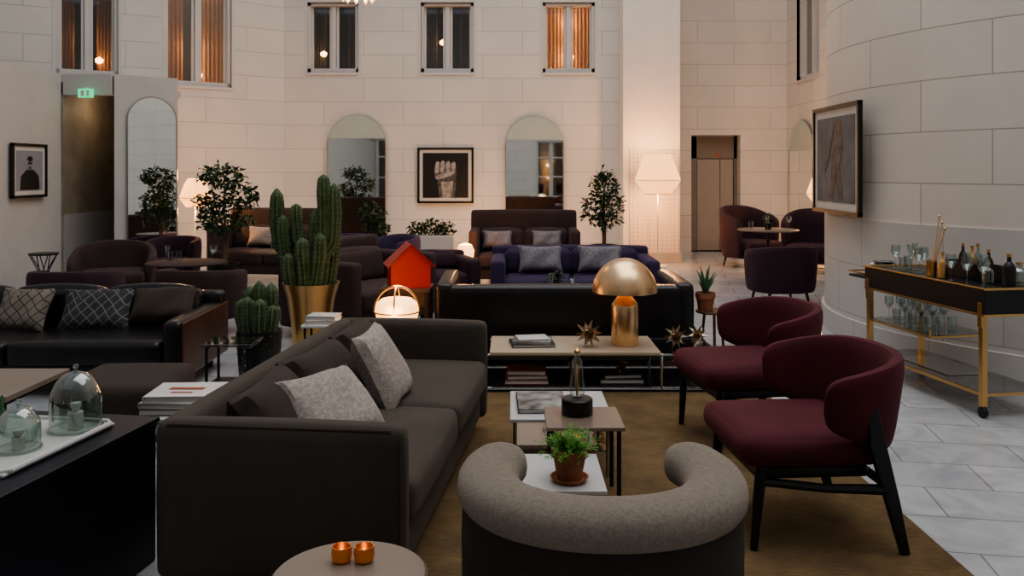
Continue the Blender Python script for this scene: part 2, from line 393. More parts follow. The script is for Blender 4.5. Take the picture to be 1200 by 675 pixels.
# left partition box
obj('wall_left',vb(-5.75,-5.6,-6,10.6,0,2.7),M_plaster)
obj('baseboard_left',vb(-5.6,-5.58,-6,10.6,0,.12),M_plaster)
obj('wall_partition',[loft([[(x,y,z) for x,y in [(-4.95,10.62),(-4.35,11.1),(-5.19,13.2),(-5.04,11.2)]] for z in(0,2.7)]),vb(-5.75,-4.98,10.6,10.72,2.44,2.7),vb(-5.75,-5.05,10.72,13,2.60,2.7)],M_plaster)
obj('wall_passage',[vb(-5.62,-5.58,10.6,12.2,0,2.6),vb(-5.6,-5.0,12.2,12.25,0,2.6)],M_beige)
obj('trim_2',vb(-5.58,-5.56,10.62,12.1,0,.95),M_dado)
obj('door_2',[vb(-5.45,-5.10,12.14,12.19,0,2.1),vb(-5.40,-5.37,12.08,12.14,.95,1.1)],M_bwood)
S=E('exit_sign',-5.26,10.53,2.40); obj('box',vb(-.09,.09,-.02,.02,0,.11),M_exit,S,bevel=.005); obj('pictogram',[vb(-.05,-.01,-.024,-.021,.02,.09),vb(.02,.05,-.024,-.021,.02,.09)],M_white,S); obj('bracket',vb(-.01,.01,-.01,.08,.11,.13),M_white,S)
light('passage_light','POINT',(-5.3,11.2,2.3),3,(1,.75,.5),.1)
# ---------------------------------------------------------------- mirrors, pictures
def mirror(x,y,rz,w,h,rx=0,arch=.5,z=.02,lun=True):
    e=E('arched_mirror',x,y,z,rz,rx)
    pts=[(-w/2,0),(w/2,0)]; ap=[]
    for i in range(25):
        a=pi*i/24; ap.append((w/2*math.cos(a),h-w*arch+w*arch*math.sin(a)))
    pts+=ap
    obj('glass',([(p[0],0,p[1]) for p in pts],[tuple(range(len(pts)))]),M_mirror,e)
    if lun:
        zz=h-w*.40; q=[p for p in ap if p[1]>zz]
        q=[(w/2*.98,zz)]+q+[(-w/2*.98,zz)]
        obj('lunette',([(p[0],-.012,p[1]) for p in q],[tuple(range(len(q)))]),M_lun,e)
    obj('frame',tube([(p[0],.0,p[1]) for p in pts],.009,6,True),M_medge,e)
    obj('backing',([(p[0]*.99,.02,p[1]*.995) for p in pts],[tuple(range(len(pts)))]),M_black,e)
mirror(-2.63,14.44,0,.98,2.42); mirror(.38,14.44,0,.98,2.40)
mirror(5.05,14.9,-pi/2,1.3,2.36)
mirror(-4.57,10.865,math.radians(38.7),.60,2.42,rx=-.012,lun=False)
def picture(name,x,y,z,rz,w,h,f=.035,border=.055,rx=0,pm=M_print):
    e=E(name,x,y,z,rz,rx)
    obj('frame',[vb(-w/2,-w/2+f,-.03,.01,-h/2,h/2),vb(w/2-f,w/2,-.03,.01,-h/2,h/2),vb(-w/2,w/2,-.03,.01,-h/2,-h/2+f),vb(-w/2,w/2,-.03,.01,h/2-f,h/2)],M_black,e)
    obj('mount',vb(-w/2+f,w/2-f,-.012,-.004,-h/2+f,h/2-f),M_paper,e)
    k=f+border; obj('print',vb(-w/2+k,w/2-k,-.016,-.012,-h/2+k,h/2-k),pm,e)
    return e
e=picture('framed_fist_photo',-1.125,14.46,1.42,0,.95,.94)
flat([(-.10,-.38),(.15,-.38),(.19,-.1),(.13,.02),(-.12,.02),(-.13,-.12)],-.018,M_skind,'forearm',e)
flat([(-.05,-.38),(.10,-.38),(.13,-.1),(.08,.02),(-.08,.02),(-.08,-.12)],-.0184,M_skin,'forearm_light',e)
flat(ell(.0,.06,.19,.17,0,24,.75),-.019,M_skind,'palm',e)
for i in range(4): flat(ell(-.14+i*.090,.15-.014*abs(i-1.2),.040,.105,-.10,20,.8),-.020-i*.0006,M_skin,'finger_%d'%(i+1),e)
flat(ell(-.03,.0,.15,.045,.30,20,.8),-.024,M_skin,'thumb',e)
for i in range(3): flat(ell(-.095+i*.091,.15,.006,.10,-.10,10),-.0245,M_print,'crease_%d'%(i+1),e)
e=picture('framed_portrait_photo',-5.57,9.83,1.50,pi/2,.70,.62,.03,.05,pm=M_printg)
flat([(-.2,-.22),(.2,-.22),(.18,-.06),(.07,.01),(-.07,.01),(-.18,-.06)],-.018,M_print,'jacket',e)
flat(ell(0,.08,.055,.075),-.019,M_skin,'head',e); flat(ell(0,.135,.056,.03),-.020,M_print,'hair',e)
flat(ell(-.025,.085,.022,.016),-.0205,M_print,'sunglasses_l',e); flat(ell(.025,.085,.022,.016),-.0205,M_print,'sunglasses_r',e); flat(ell(0,.03,.03,.02),-.0205,M_skind,'beard',e)
e=picture('framed_figure_photo',2.93,7.70,1.60,-pi/2-.03,1.18,.98,.035,.07,pm=mat('print_backdrop_dark',(.15,.155,.165),.75,var=.3,vs=3))
flat([(-.05,.30),(.02,.345),(.10,.33),(.18,.24),(.19,.08),(.12,-.06),(.17,-.20),(.20,-.36),(.10,-.36),(.04,-.18),(-.06,-.36),(-.17,-.36),(-.10,-.14),(-.08,.06)],-.018,M_skind,'figure',e)
flat(ell(.09,.31,.06,.05),-.019,M_print,'head',e); flat([(-.06,.26),(-.01,.30),(-.16,-.0),(-.27,-.12),(-.29,-.09)],-.020,M_skind,'arm',e)
# ---------------------------------------------------------------- rug
R=E('area_rug',.42,3.75,0,.0); obj('pile',vb(-1.45,1.28,-2.1,1.98,.001,.013),M_rug,R,bevel=.004)
RZ=.014
# ---------------------------------------------------------------- sofas
def sofa(name,x,y,rz,L,D,ah,bh,sh,th,m,ns=2,nb=2,mc=None,mb=None,z=0,leg=.1,bc=True,bhh=.32,lm=M_black,seam=False):
    e=E(name,x,y,z,rz); mc=mc or m; mb=mb or m
    obj('base',vb(-L/2+.02,L/2-.02,-D/2+.02,D/2-.03,leg,sh-.13),m,e,bevel=.02)
    obj('back',cushion(L,th,bh-leg,.035,.008,14,T(0,-D/2+th/2,(bh+leg)/2)),m,e,merge=True)
    for s,n in((-1,'arm_l'),(1,'arm_r')): obj(n,cushion(th,D,ah-leg,.035,.008,14,T(s*(L/2-th/2),0,(ah+leg)/2)),m,e,merge=True)
    w=(L-2*th)/ns
    for i in range(ns): obj('seat_cushion_%d'%(i+1),cushion(w-.006,D-th-.0,.17,.045,.018,14,T(-L/2+th+w*(i+.5),th/2+.01,sh-.075)),mc,e,merge=True)
    if bc:
        w=(L-2*th)/nb
        for i in range(nb): obj('back_cushion_%d'%(i+1),cushion(w-.01,.17,bhh,.06,.03,14,T(-L/2+th+w*(i+.5),-D/2+th+.10,sh+bhh/2,rx=.16)),mb,e,merge=True)
    if seam:
        q=[]
        for s in(-1,1):
            x_=s*(L/2+.004-.012)
            q.append(tube([(x_,-D/2+.04,leg+.05),(x_,-D/2+.02,ah-.05),(x_,-D/2+.05,ah-.012),(x_,D/2-.05,ah-.012),(x_,D/2-.015,ah-.05),(x_,D/2-.015,leg+.05)],.005,6))
        obj('piping',q,mb,e)
    for sx in(-1,1):
        for sy in(-1,1): obj('leg',vb(sx*(L/2-.1)-.02,sx*(L/2-.1)+.02,sy*(D/2-.1)-.02,sy*(D/2-.1)+.02,0,leg+.01),lm,e)
    return e
s=sofa('sofa',-.69,3.955,-math.radians(96),2.12,.88,.62,.62,.40,.10,M_sofa,2,2,bc=False,mb=M_sofad,z=RZ,leg=.07,seam=True)
def thr(par,x,y,z,w,h,m,rx=0,ry=0,rz=0,t=.14,name='throw_pillow',uv=False): return obj(name,pillow(w,h,t,T(x,y,z,rx,ry,rz)),m,par,merge=True,uv=uv)
for i,(bx,brz) in enumerate(((.62,.08),(.05,-.08),(-.56,.05))): thr(s,bx,-.17,.525,.60,.33,M_sofad,rx=.58,rz=brz,t=.20,name='back_pillow_%d'%(i+1))
thr(s,.56,.03,.54,.42,.36,M_cush,rx=.80,rz=-.50)
thr(s,-.06,.075,.565,.38,.40,M_cush,rx=.45,ry=.05,rz=-.02)
bs=sofa('leather_sofa',.40,6.97,0,1.98,.94,.64,.62,.40,.14,M_leath,2,2,leg=.05,bc=False)
ls=sofa('leather_sofa',-3.35,6.10,pi+.03,2.3,1.0,.50,.58,.36,.13,M_leath,2,3,leg=.1,bhh=.27)
obj('arm_facing',cushion(.02,.98,.38,.009,0,8,T(-1.155,0,.30)),M_leathb,ls,merge=True)
thr(ls,-.36,-.04,.50,.50,.34,M_plaid,rx=.6,rz=.1,uv=2); thr(ls,.17,-.06,.50,.40,.34,M_plaidb,rx=.55,rz=-.1,uv=2)
thr(ls,-.80,-.12,.52,.46,.30,M_sofad,rx=.7,rz=.15)
ps=sofa('purple_sofa',.62,8.75,pi,1.66,.9,.62,.70,.42,.14,M_purp,2,2,leg=.12,bhh=.26)
thr(ps,.33,.02,.60,.46,.28,M_cushg,rx=.35,rz=.05); thr(ps,-.28,.02,.60,.46,.28,M_cushg,rx=.35,rz=-.08)
hs=sofa('high_back_sofa',.16,11.2,pi,1.42,.8,.74,.97,.42,.12,M_mauve,2,2,leg=.12,bhh=.3)
thr(hs,.35,.0,.60,.40,.24,M_cushg,rx=.3); thr(hs,-.30,.0,.60,.40,.24,M_cushg,rx=.3)
hs=sofa('high_back_sofa',-3.25,11.7,pi-.15,1.6,.8,.74,.97,.42,.12,M_mauve,2,2,leg=.12,bhh=.3)
thr(hs,.1,.0,.60,.6,.28,M_cush,rx=.3)
sofa('plum_sofa',-.90,9.3,pi+.35,.95,.75,.55,.60,.40,.14,M_plum,1,1,leg=.1,bhh=.2)
sofa('mauve_sofa',-1.42,8.05,-pi/2-.5,1.3,.85,.70,.85,.42,.14,M_mauve,1,1,leg=.1)
# ---------------------------------------------------------------- armchairs
def burgundy(x,y,rz):
    e=E('wraparound_armchair',x,y,RZ,rz)
    obj('seat',cushion(.60,.58,.13,.06,.012,14,T(0,.03,.385)),M_burg,e,merge=True)
    obj('seat_frame',[vb(-.25,.25,-.20,.26,.27,.32)],M_bwood,e,bevel=.015)
    obj('backrest',uband(.315,.30,180-6,360+6,lambda t:.075-.015*abs(t),lambda t:.36+.12*abs(t)**2.6,lambda t:.745-.07*abs(t)**2.5,e=.82,lean=.14,cy=-.03,endr=.10),M_burg,e)
    for s in(-1,1):
        obj('front_leg',tube([(s*.255,.27,0),(s*.262,.255,.2),(s*.26,.24,.33)],[.015,.021,.024],10),M_bwood,e)
        obj('back_leg',loft([[(s*(.335+dx),y_+dy,z_) for dx,dy in((-.014,-w),(.014,-w),(.014,w),(-.014,w))] for y_,z_,w in((-.30,0,.018),(-.25,.2,.028),(-.19,.42,.034),(-.165,.58,.022))]),M_bwood,e,bevel=.006)
        obj('side_rail',tube([(s*.262,.25,.27),(s*.30,0,.25),(s*.332,-.23,.25)],[.018,.018,.022],8),M_bwood,e)
    obj('back_rail',tube([(-.33,-.24,.26),(.33,-.24,.26)],.018,8),M_bwood,e)
burgundy(1.20,3.62,math.radians(94)); burgundy(1.30,4.80,math.radians(99))
e=E('horseshoe_armchair',.235,2.25,RZ,0)
obj('upholstered_rim',uband(.298,.275,180-44,360+44,lambda t:.165,lambda t:.600,lambda t:.715,e=.92,cy=.02,se=.85,endr=.14,n=72),M_lgrey,e)
obj('shell',uband(.322,.30,180-30,360+30,lambda t:.08,lambda t:.14,lambda t:.655,e=.92,cy=.02,lean=.02,endr=.05,n=64),M_dgrey,e)
obj('seat_cushion',lathe([(.02,.26),(.24,.26),(.27,.30),(.27,.37),(.24,.41),(.02,.42)],40,0,.06),M_dgrey,e)
obj('plinth',lathe([(.22,0),(.24,.02),(.25,.16),(.10,.27)],36,0,.03),M_dgrey,e)
def tub(name,x,y,rz,m,w=.72,d=.70,h=.70,arm=.6,sh=.42,z=0):
    e=E(name,x,y,z,rz)
    obj('shell',uband(w/2-.05,d/2-.05,180-25,360+25,.10,lambda t:.16,lambda t:h-(h-arm)*abs(t)**2,e=.75,lean=.06,n=48),m,e)
    obj('seat_cushion',cushion(w-.18,d-.16,.16,.05,.012,10,T(0,.04,sh-.08)),m,e,merge=True)
    obj('underseat',vb(-w/2+.12,w/2-.12,-d/2+.12,d/2-.12,.15,sh-.15),m,e,bevel=.02)
    for sx in(-1,1):
        for sy in(-1,1): obj('leg',tube([(sx*(w/2-.12),sy*(d/2-.12),0),(sx*(w/2-.15),sy*(d/2-.15),.18)],[.012,.018],8),M_bwood,e)
tub('wing_armchair',3.72,13.3,pi+.5,M_plum,.86,.78,.95,.72)
tub('wing_armchair',4.42,12.6,pi-.5,M_plum,.80,.78,.93,.70)
tub('tub_armchair',3.00,9.55,.15,M_plum,.72,.68,.68,.60)
tub('tub_armchair',-3.95,7.75,.1,M_plum,.74,.70,.62,.58); tub('tub_armchair',-2.85,7.85,-.1,M_mauve,.74,.70,.62,.58)
tub('lounge_chair',-4.35,9.3,pi+.3,M_mauve,.85,.8,.72,.5)
tub('tub_armchair',-2.15,10.9,pi-.4,M_purp,.66,.64,.68,.62); tub('tub_armchair',-1.50,10.6,pi*.75,M_purp,.66,.62,.70,.62)
tub('tub_armchair',-4.2,10.55,pi,M_plum,.62,.60,.68,.62)
# ---------------------------------------------------------------- tables
def table(name,x0,x1,y0,y1,z,m,lm=M_chrome,lr=.009,th=.018,zb=RZ,shelf=None,sm=None):
    cx,cy=(x0+x1)/2,(y0+y1)/2; e=E(name,cx,cy,zb); w,d=(x1-x0)/2,(y1-y0)/2; z-=zb
    obj('top',vb(-w,w,-d,d,z-th,z),m,e,bevel=.004)
    obj('legs',[tube([(sx*(w-.025),sy*(d-.025),0),(sx*(w-.025),sy*(d-.025),z-th)],lr,8) for sx in(-1,1) for sy in(-1,1)]+[tube([(sx*(w-.025),-d+.025,z-th-.012),(sx*(w-.025),d-.025,z-th-.012)],lr*.8,6) for sx in(-1,1)],lm,e)
    if shelf: obj('shelf',vb(-w+.02,w-.02,-d+.02,d-.02,shelf,shelf+.01),sm or m,e)
    return e
def books(name,x,y,z,specs,rz=0):
    e=E(name,x,y,z,rz); h=0
    for i,(w,d,t,m,r) in enumerate(specs):
        M=T(0,0,h,rz=r)
        obj('pages_%d'%i,tf(vb(-w/2+.006,w/2-.006,-d/2+.006,d/2-.006,.003,t-.003),M),M_paper,e)
        obj('cover_%d'%i,[tf(vb(-w/2,w/2,-d/2,d/2,t-.003,t),M),tf(vb(-w/2,w/2,-d/2,d/2,0,.003),M),tf(vb(-w/2,-w/2+.004,-d/2,d/2,0,t),M)],m,e)
        h+=t
    return e
table('coffee_table',-.01,.49,4.12,4.65,.30,M_tray,shelf=.12,sm=M_dglass)
books('art_book',.15,4.38,.301,[(.25,.34,.022,M_bk4,.03)])
table('coffee_table',.15,.495,3.72,4.05,.38,M_taupetop,M_bwood,.010)
table('coffee_table',.026,.364,3.25,3.68,.28,M_tray,M_chrome)
e=E('side_table',-.40,2.10,RZ); obj('top',lathe([(.0,.475),(.185,.475),(.192,.482),(.192,.488),(.185,.495),(0,.495)],48),M_rtop,e); obj('stem',lathe([(.14,0),(.14,.012),(.02,.02),(.015,.475)],28),M_black,e)
for i,x in enumerate((-.432,-.375)):
    t=E('tealight_holder',x,2.165,.510)
    obj('cup',lathe([(.016,0),(.024,.004),(.027,.02),(.025,.038),(.022,.038),(.023,.02),(.018,.008),(.0,.008)],20),M_copper,t)
    obj('flame',lathe([(.0,.012),(.005,.016),(.004,.024),(.0,.032)],8),M_flame,t)
v=E('glass_decanter',.30,3.93,.381)
obj('black_base',lathe([(0,0),(.068,0),(.072,.006),(.072,.068),(.066,.074),(.02,.076),(0,.076)],32),M_black,v)
obj('glass_body',lathe([(.02,.076),(.032,.085),(.036,.12),(.030,.17),(.026,.24),(.012,.26),(.012,.27),(.0,.272)],28),M_glass,v); obj('stopper',lathe([(0,.272),(.012,.28),(.016,.292),(.0,.305)],16),M_brass,v)
obj('brass_core',lathe([(.006,.08),(.006,.22),(0,.23)],10),M_brass,v)
# potted fern
f=E('potted_fern',.226,3.36,.281)
obj('saucer',lathe([(0,0),(.062,0),(.076,.018),(.070,.018),(.058,.006),(0,.006)],32),M_terra,f)
obj('pot',lathe([(0,.007),(.048,.007),(.064,.095),(.072,.097),(.074,.128),(.066,.128),(.062,.10),(0,.10)],36),M_terra,f)
obj('soil',lathe([(0,.10),(.062,.105),(0,.112)],20),M_soil,f)
V=[];F=[]
for i in range(85):
    a=random.uniform(0,2*pi); ln=random.uniform(.09,.165); rise=random.uniform(.35,1.25); P=[]
    for k in range(9):
        q=k/8; P.append(Vector((math.cos(a)*ln*q*math.cos(rise)*1.1,math.sin(a)*ln*q*math.cos(rise)*1.1,.11+ln*q*math.sin(rise)-.05*q*q)))
    for k in range(1,9):
        d=(P[k]-P[k-1]).normalized(); sd=d.cross(Vector((0,0,1))).normalized()
        for s in(-1,1):
            for w in(0,1):
                o=len(V); b=P[k-1]+(P[k]-P[k-1])*w*.5; l=.018*(1-.6*k/9); up_=Vector((0,0,random.uniform(-.004,.006)))
                V+=[tuple(b),tuple(b+d*.006+sd*s*l*.5+up_),tuple(b+d*.009+sd*s*l+up_*2),tuple(b-d*.001+sd*s*l*.5+up_)]; F.append((o,o+1,o+2,o+3))
obj('fronds',(V,F),M_fern,f)
# low display table
c=E('low_display_table',.55,6.02,0)
fr=[]
for x in(-.78,-.12,.46,.84):
    for y in(-.26,.26): fr.append(tube([(x,y,0),(x,y,.262)],.010,8))
for z in(.03,.255):
    for y in(-.26,.26): fr.append(tube([(-.78,y,z),(.84,y,z)],.009,8))
    for x in(-.78,-.12,.46,.84): fr.append(tube([(x,-.26,z),(x,.26,z)],.009,8))
obj('chrome_frame',fr,M_chrome,c)
obj('lower_shelf',vb(-.77,.83,-.25,.25,.035,.05),M_leath,c)
obj('glass_top',[vb(-.79,-.71,-.27,.27,.262,.27),vb(.47,.85,-.27,.27,.262,.27)],M_dglass,c)
obj('beige_top',vb(-.70,.45,-.30,.27,.262,.282),M_beigetop,c,bevel=.003)
books('book_stack',.14,5.98,.283,[(.30,.24,.02,M_bk3,.1),(.27,.21,.018,M_bk4,-.1),(.22,.18,.014,M_bk2,.15)])
books('book_stack',.10,5.90,.051,[(.30,.24,.03,M_bk1,0),(.28,.22,.028,M_bk3,.05),(.27,.21,.03,M_bk1,-.03)])
books('book_stack',.75,5.92,.051,[(.30,.24,.03,M_bk3,0),(.26,.2,.025,M_bk3,.1)])
g=E('mushroom_table_lamp',.79,5.98,.283)
obj('base',lathe([(0,0),(.092,0),(.095,.004),(.095,.27),(.09,.285),(.045,.345),(.03,.36),(0,.36)],48),M_brassd,g)
dome=[(.226*math.cos(a),.37+.235*math.sin(a)) for a in [pi/2*i/16 for i in range(17)]]
inn=[(r*.975,.37+(z-.37)*.975) for r,z in reversed(dome)]
obj('dome_shade',lathe([(d) for d in inn]+dome,56,cap=False),M_brassd,g)
obj('bulb',lathe([(0,.375),(.03,.38),(.04,.41),(0,.46)],16),M_globe,g)
light('bulb_light','POINT',(0,0,.40),1.0,(1,.66,.36),.04,g)
def star(name,x,y,z,r,m):
    e=E(name,x,y,z,random.uniform(0,1)); V=[];F=[]
    phi=(1+5**.5)/2
    ico=[Vector(p).normalized() for p in((-1,phi,0),(1,phi,0),(-1,-phi,0),(1,-phi,0),(0,-1,phi),(0,1,phi),(0,-1,-phi),(0,1,-phi),(phi,0,-1),(phi,0,1),(-phi,0,-1),(-phi,0,1))]
    fc=[(0,11,5),(0,5,1),(0,1,7),(0,7,10),(0,10,11),(1,5,9),(5,11,4),(11,10,2),(10,7,6),(7,1,8),(3,9,4),(3,4,2),(3,2,6),(3,6,8),(3,8,9),(4,9,5),(2,4,11),(6,2,10),(8,6,7),(9,8,1)]
    low=min((ico[a]+ico[b]+ico[c_]).normalized().z for a,b,c_ in fc)*r
    V=[tuple(p*r*.38+Vector((0,0,-low))) for p in ico]
    for a,b,c_ in fc:
        t=(ico[a]+ico[b]+ico[c_]).normalized()*r; V.append(tuple(t+Vector((0,0,-low)))); k=len(V)-1; F+=[(a,b,k),(b,c_,k),(c_,a,k)]
    obj('spikes',(V,F),m,e,ang=5)
M_dbrass=mat('dark_brass',(.42,.34,.25),.22,1,var=.3)
star('star_ornament',.53,5.90,.283,.10,M_dbrass); star('star_ornament',1.13,5.88,.272,.09,M_dbrass); star('star_ornament',1.30,5.98,.272,.08,M_dbrass); star('star_ornament',.75,5.85,.107,.06,M_dbrass)
e=E('plant_stool',1.56,6.62,0); obj('top',lathe([(0,.40),(.13,.40),(.135,.41),(.13,.42),(0,.42)],32),M_walnut,e); obj('legs',[tube([(.11*math.cos(a),.11*math.sin(a),0),(.07*math.cos(a),.07*math.sin(a),.40)],.011,8) for a in(0.4,2.5,4.6)],M_walnut,e)
a_=E('potted_aloe',1.50,6.62,.421); obj('pot',lathe([(0,0),(.055,0),(.068,.09),(.076,.092),(.078,.135),(.070,.135),(.066,.11),(0,.11)],28),M_terra,a_)
obj('leaves',[tube([(0,0,.11),(math.cos(t)*l*.3,math.sin(t)*l*.3,.11+h*.5),(math.cos(t)*l,math.sin(t)*l,.11+h)],[.015,.012,.001],6) for t,l,h in[(i*2.4,.035+.009*(i%9),.24-.009*i) for i in range(16)]],M_aloe,a_)
# ---------------------------------------------------------------- left foreground
b=E('low_cabinet',-2.0,2.52,0,-math.radians(9))
obj('body',vb(-.75,.50,-.85,.86,0,.53),M_navy,b,bevel=.008); obj('top',vb(-.76,.51,-.86,.87,.53,.55),M_navy,b,bevel=.004)
t=E('serving_tray',-1.88,2.95,.551,-math.radians(9))
obj('plate',vb(-.42,.36,-.27,.29,0,.012),M_tray,t,bevel=.005)
obj('rim',tube([(-.42,-.27,.014),(.33,-.27,.014),(.36,-.24,.014),(.36,.26,.014),(.33,.29,.014),(-.42,.29,.014)],.010,8,True),M_tray,t)
def cloche(x,y,z,r,h):
    e=E('glass_cloche',x,y,z)
    obj('dome',lathe([(r,0)]+[(r*(1 if q<.45 else math.sqrt(max(0,1-((q-.45)/.55)**2))),q*h) for q in[i/20 for i in range(1,21)]],36,cap=False),M_smoke,e)
    obj('knob',lathe([(0,h-.002),(.006,h),(.006,h+.006),(.011,h+.012),(.009,h+.02),(0,h+.023)],14),M_smoke,e)
    obj('foot_ring',lathe([(r,0),(r+.006,0),(r+.006,.006),(r,.006)],36,cap=False),M_smoke,e)
    obj('candle',[lathe([(0,0),(r*.30,0),(r*.30,h*.28),(0,h*.28)],20),lathe([(0,h*.28),(.008,h*.28),(.018,h*.38),(.018,h*.44),(0,h*.46)],14)],M_candle,e)
cloche(-1.585,3.10,.565,.087,.21); cloche(-1.66,2.87,.565,.068,.145)
e=E('potted_succulent',-1.84,3.02,.565); obj('pot',lathe([(0,0),(.04,0),(.05,.06),(.045,.06),(0,.05)],20),M_smoke,e); obj('leaves',[tube([(0,0,.05),(math.cos(t)*.03,math.sin(t)*.03,.09),(math.cos(t)*.035,math.sin(t)*.035,.14-.01*(i%3))],[.012,.014,.003],6) for i,t in enumerate([k*1.05 for k in range(7)])],M_aloe,e)
e=E('leather_pouf',-2.12,4.70,0,.03); obj('cushion',cushion(.56,.62,.30,.05,.012,14,T(0,0,.23)),M_sofad,e,merge=True); obj('feet',[cyl(sx*.2,sy*.22,0,.10,.02,12) for sx in(-1,1) for sy in(-1,1)],M_black,e)
table('coffee_table',-3.3,-2.46,4.15,4.75,.40,M_rtop,M_black,.012,.03,zb=0)
e=table('side_table',-1.68,-1.33,3.78,4.14,.40,M_white2,M_white2,.009,zb=0)
lat=[]
for i in range(7):
    for s in(-1,1):
        x=-.17+i*.055; lat.append(tube([(max(-.17,min(.17,x)),-.175,.37),(max(-.17,min(.17,x+s*.06)),-.175,.24)],.006,6))
lat.append(tube([(-.17,-.175,.24),(.17,-.175,.24)],.006,6)); obj('lattice_apron',lat,M_white2,e)
bb=books('book_stack',-1.51,3.96,.401,[(.34,.28,.03,M_bk3,.02),(.33,.27,.025,M_bk2,-.04),(.31,.26,.03,M_bk2,.05)])
obj('cover_print',[vb(-.08,.08,-.01,.03,.0855,.0862),vb(-.05,.05,-.07,-.05,.0855,.0862)],M_bk1,bb)
e=table('side_table',-1.86,-1.56,5.10,5.36,.46,M_dglass,M_black,.009,zb=0,shelf=.2,sm=M_black)
obj('corner_feet',[vb(sx*.125-.012,sx*.125+.012,sy*.105-.012,sy*.105+.012,0,.02) for sx in(-1,1) for sy in(-1,1)],M_black,e)
e=table('side_table',-1.50,-1.22,6.05,6.30,.40,M_white2,M_black,.009,zb=0)
books('book_stack',-1.36,6.17,.401,[(.24,.18,.03,M_bk2,.1),(.22,.17,.03,M_bk2,-.1)])
# ---------------------------------------------------------------- cacti
spines=[]
def ribcol(pts,r,ribs=9):
    P=[];Rr=[];n=len(pts)
    for i in range(n-1):
        for k in range(6):
            q=k/6; P.append(Vector(pts[i]).lerp(Vector(pts[i+1]),q))
    P.append(Vector(pts[-1]))
    for _ in range(3):
        P=[P[0]]+[(P[i-1]+P[i]*2+P[i+1])/4 for i in range(1,len(P)-1)]+[P[-1]]
    m=len(P)
    for i in range(m):
        q=i/(m-1); Rr.append(r*(1+.05*math.sin(i*1.1))*(1 if q<.85 else math.sqrt(max(.01,1-((q-.85)/.152)**2))))
    col=tube(P,Rr,36,ribs=ribs,amp=.17)
    for i in range(0,m-1):
        for j in range(ribs):
            base=Vector(col[0][i*36+int(round(36*j/ribs))%36]); out=(base-P[i]).normalized()
            for dz in(-.4,.4):
                tip=base+(out+Vector((0,0,dz))).normalized()*.016; sd=out.cross(Vector((0,0,1)))*.0018
                spines.append((base-sd,base+sd,tip))
    return col
def spineobj(par):
    V=[];F=[]
    for t in spines:
        o=len(V); V+=[tuple(p) for p in t]; F.append((o,o+1,o+2))
    obj('spines',(V,F),M_paper,par); spines.clear()
k=E('potted_cactus',-1.58,6.72,0)
obj('brass_planter',lathe([(0,0),(.13,0),(.14,.02),(.155,.30),(.185,.50),(.215,.60),(.222,.62),(.212,.62),(.17,.50),(.15,.40),(0,.56)],40),M_brass,k)
obj('soil',lathe([(0,.56),(.19,.575),(0,.585)],24),M_soil,k)
cols=[[(0,0,.56),(.02,0,.9),(.03,.02,1.20)],[(.06,.02,.56),(.10,.02,.9),(.10,0,1.3),(.095,0,1.47)],[(-.05,.05,.56),(-.10,.05,.85),(-.14,.04,1.1)],[(-.10,-.02,.56),(-.19,-.02,.75),(-.22,-.02,1.0),(-.22,-.02,1.15)],
[(.04,-.08,.56),(.08,-.09,.8),(.09,-.09,1.02)],[(-.02,-.09,.56),(-.04,-.10,.8),(-.05,-.10,.98)],[(-.03,.01,.8),(-.10,.0,.92),(-.12,0,1.12),(-.12,0,1.24)],[(.10,.02,.85),(.17,.02,.93),(.18,.02,1.12),(.175,.02,1.40)],
[(-.14,.03,.8),(-.25,.03,.90),(-.275,.03,1.05),(-.28,.03,1.36)],[(.12,.08,.56),(.15,.1,.8),(.16,.1,.98)],[(-.12,-.08,.56),(-.15,-.1,.7),(-.155,-.1,.86)]]
obj('cactus_columns',[ribcol(c_,.042+.005*(i%3),9) for i,c_ in enumerate(cols)],M_green,k,ang=80); spineobj(k)
k=E('potted_cactus',-1.70,5.74,0)
obj('patterned_pot',lathe([(0,0),(.11,0),(.125,.02),(.15,.43),(.14,.43),(.13,.40),(0,.40)],32,ribs=0),M_black,k)
dots=[]
for i in range(9):
    for j in range(16):
        a=2*pi*j/16+(i%2)*.2; r=.127+.0235*(i*.047)/.43+.0012
        dots.append(tf(vb(-.004,.004,-.002,.002,-.004,.004),T(r*math.cos(a),r*math.sin(a),.03+i*.047,rz=a+pi/2)))
obj('pot_studs',dots,M_chrome,k)
obj('soil',lathe([(0,.40),(.13,.405),(0,.415)],20),M_soil,k)
obj('cactus_columns',[ribcol([(x,y,.40),(x*1.3,y*1.3,.5),(x*1.4,y*1.4,h)],.042,9) for x,y,h in[(0,0,.76),(.05,.03,.74),(-.05,.02,.72),(.02,-.06,.65),(-.045,-.04,.66),(.075,-.03,.6),(-.08,.0,.64)]],M_green,k,ang=80); spineobj(k)
# ---------------------------------------------------------------- trees
def ficus(name,x,y,h,blobs,n,potr=.17,poth=.4,pm=M_black,ls=.075):
    e=E(name,x,y,0)
    obj('planter',lathe([(0,0),(potr*.8,0),(potr,poth),(potr*.93,poth),(potr*.9,poth-.03),(0,poth-.03)],28),pm,e)
    br=[tube([(0.02*math.sin(k),.02*math.cos(k),poth-.04),(.03*math.sin(2*k),.03,poth+.3),(b[0]*.5,b[1]*.5,(b[2]+poth)/2+.1),(b[0],b[1],b[2])],[.018,.014,.010,.004],7) for k,b in enumerate(blobs)]
    obj('trunk',br,M_bark,e); obj('foliage',leafs(blobs,n,ls),M_leaf,e)
ficus('ficus_tree',-3.42,10.15,1.6,[(0,0,1.42,.24,.22,.17),(-.18,.05,1.1,.20,.2,.16),(.2,0,1.18,.20,.2,.17),(-.05,.05,.88,.28,.25,.13),(-.18,0,1.45,.14,.15,.10),(.22,0,.92,.16,.15,.08)],1150)
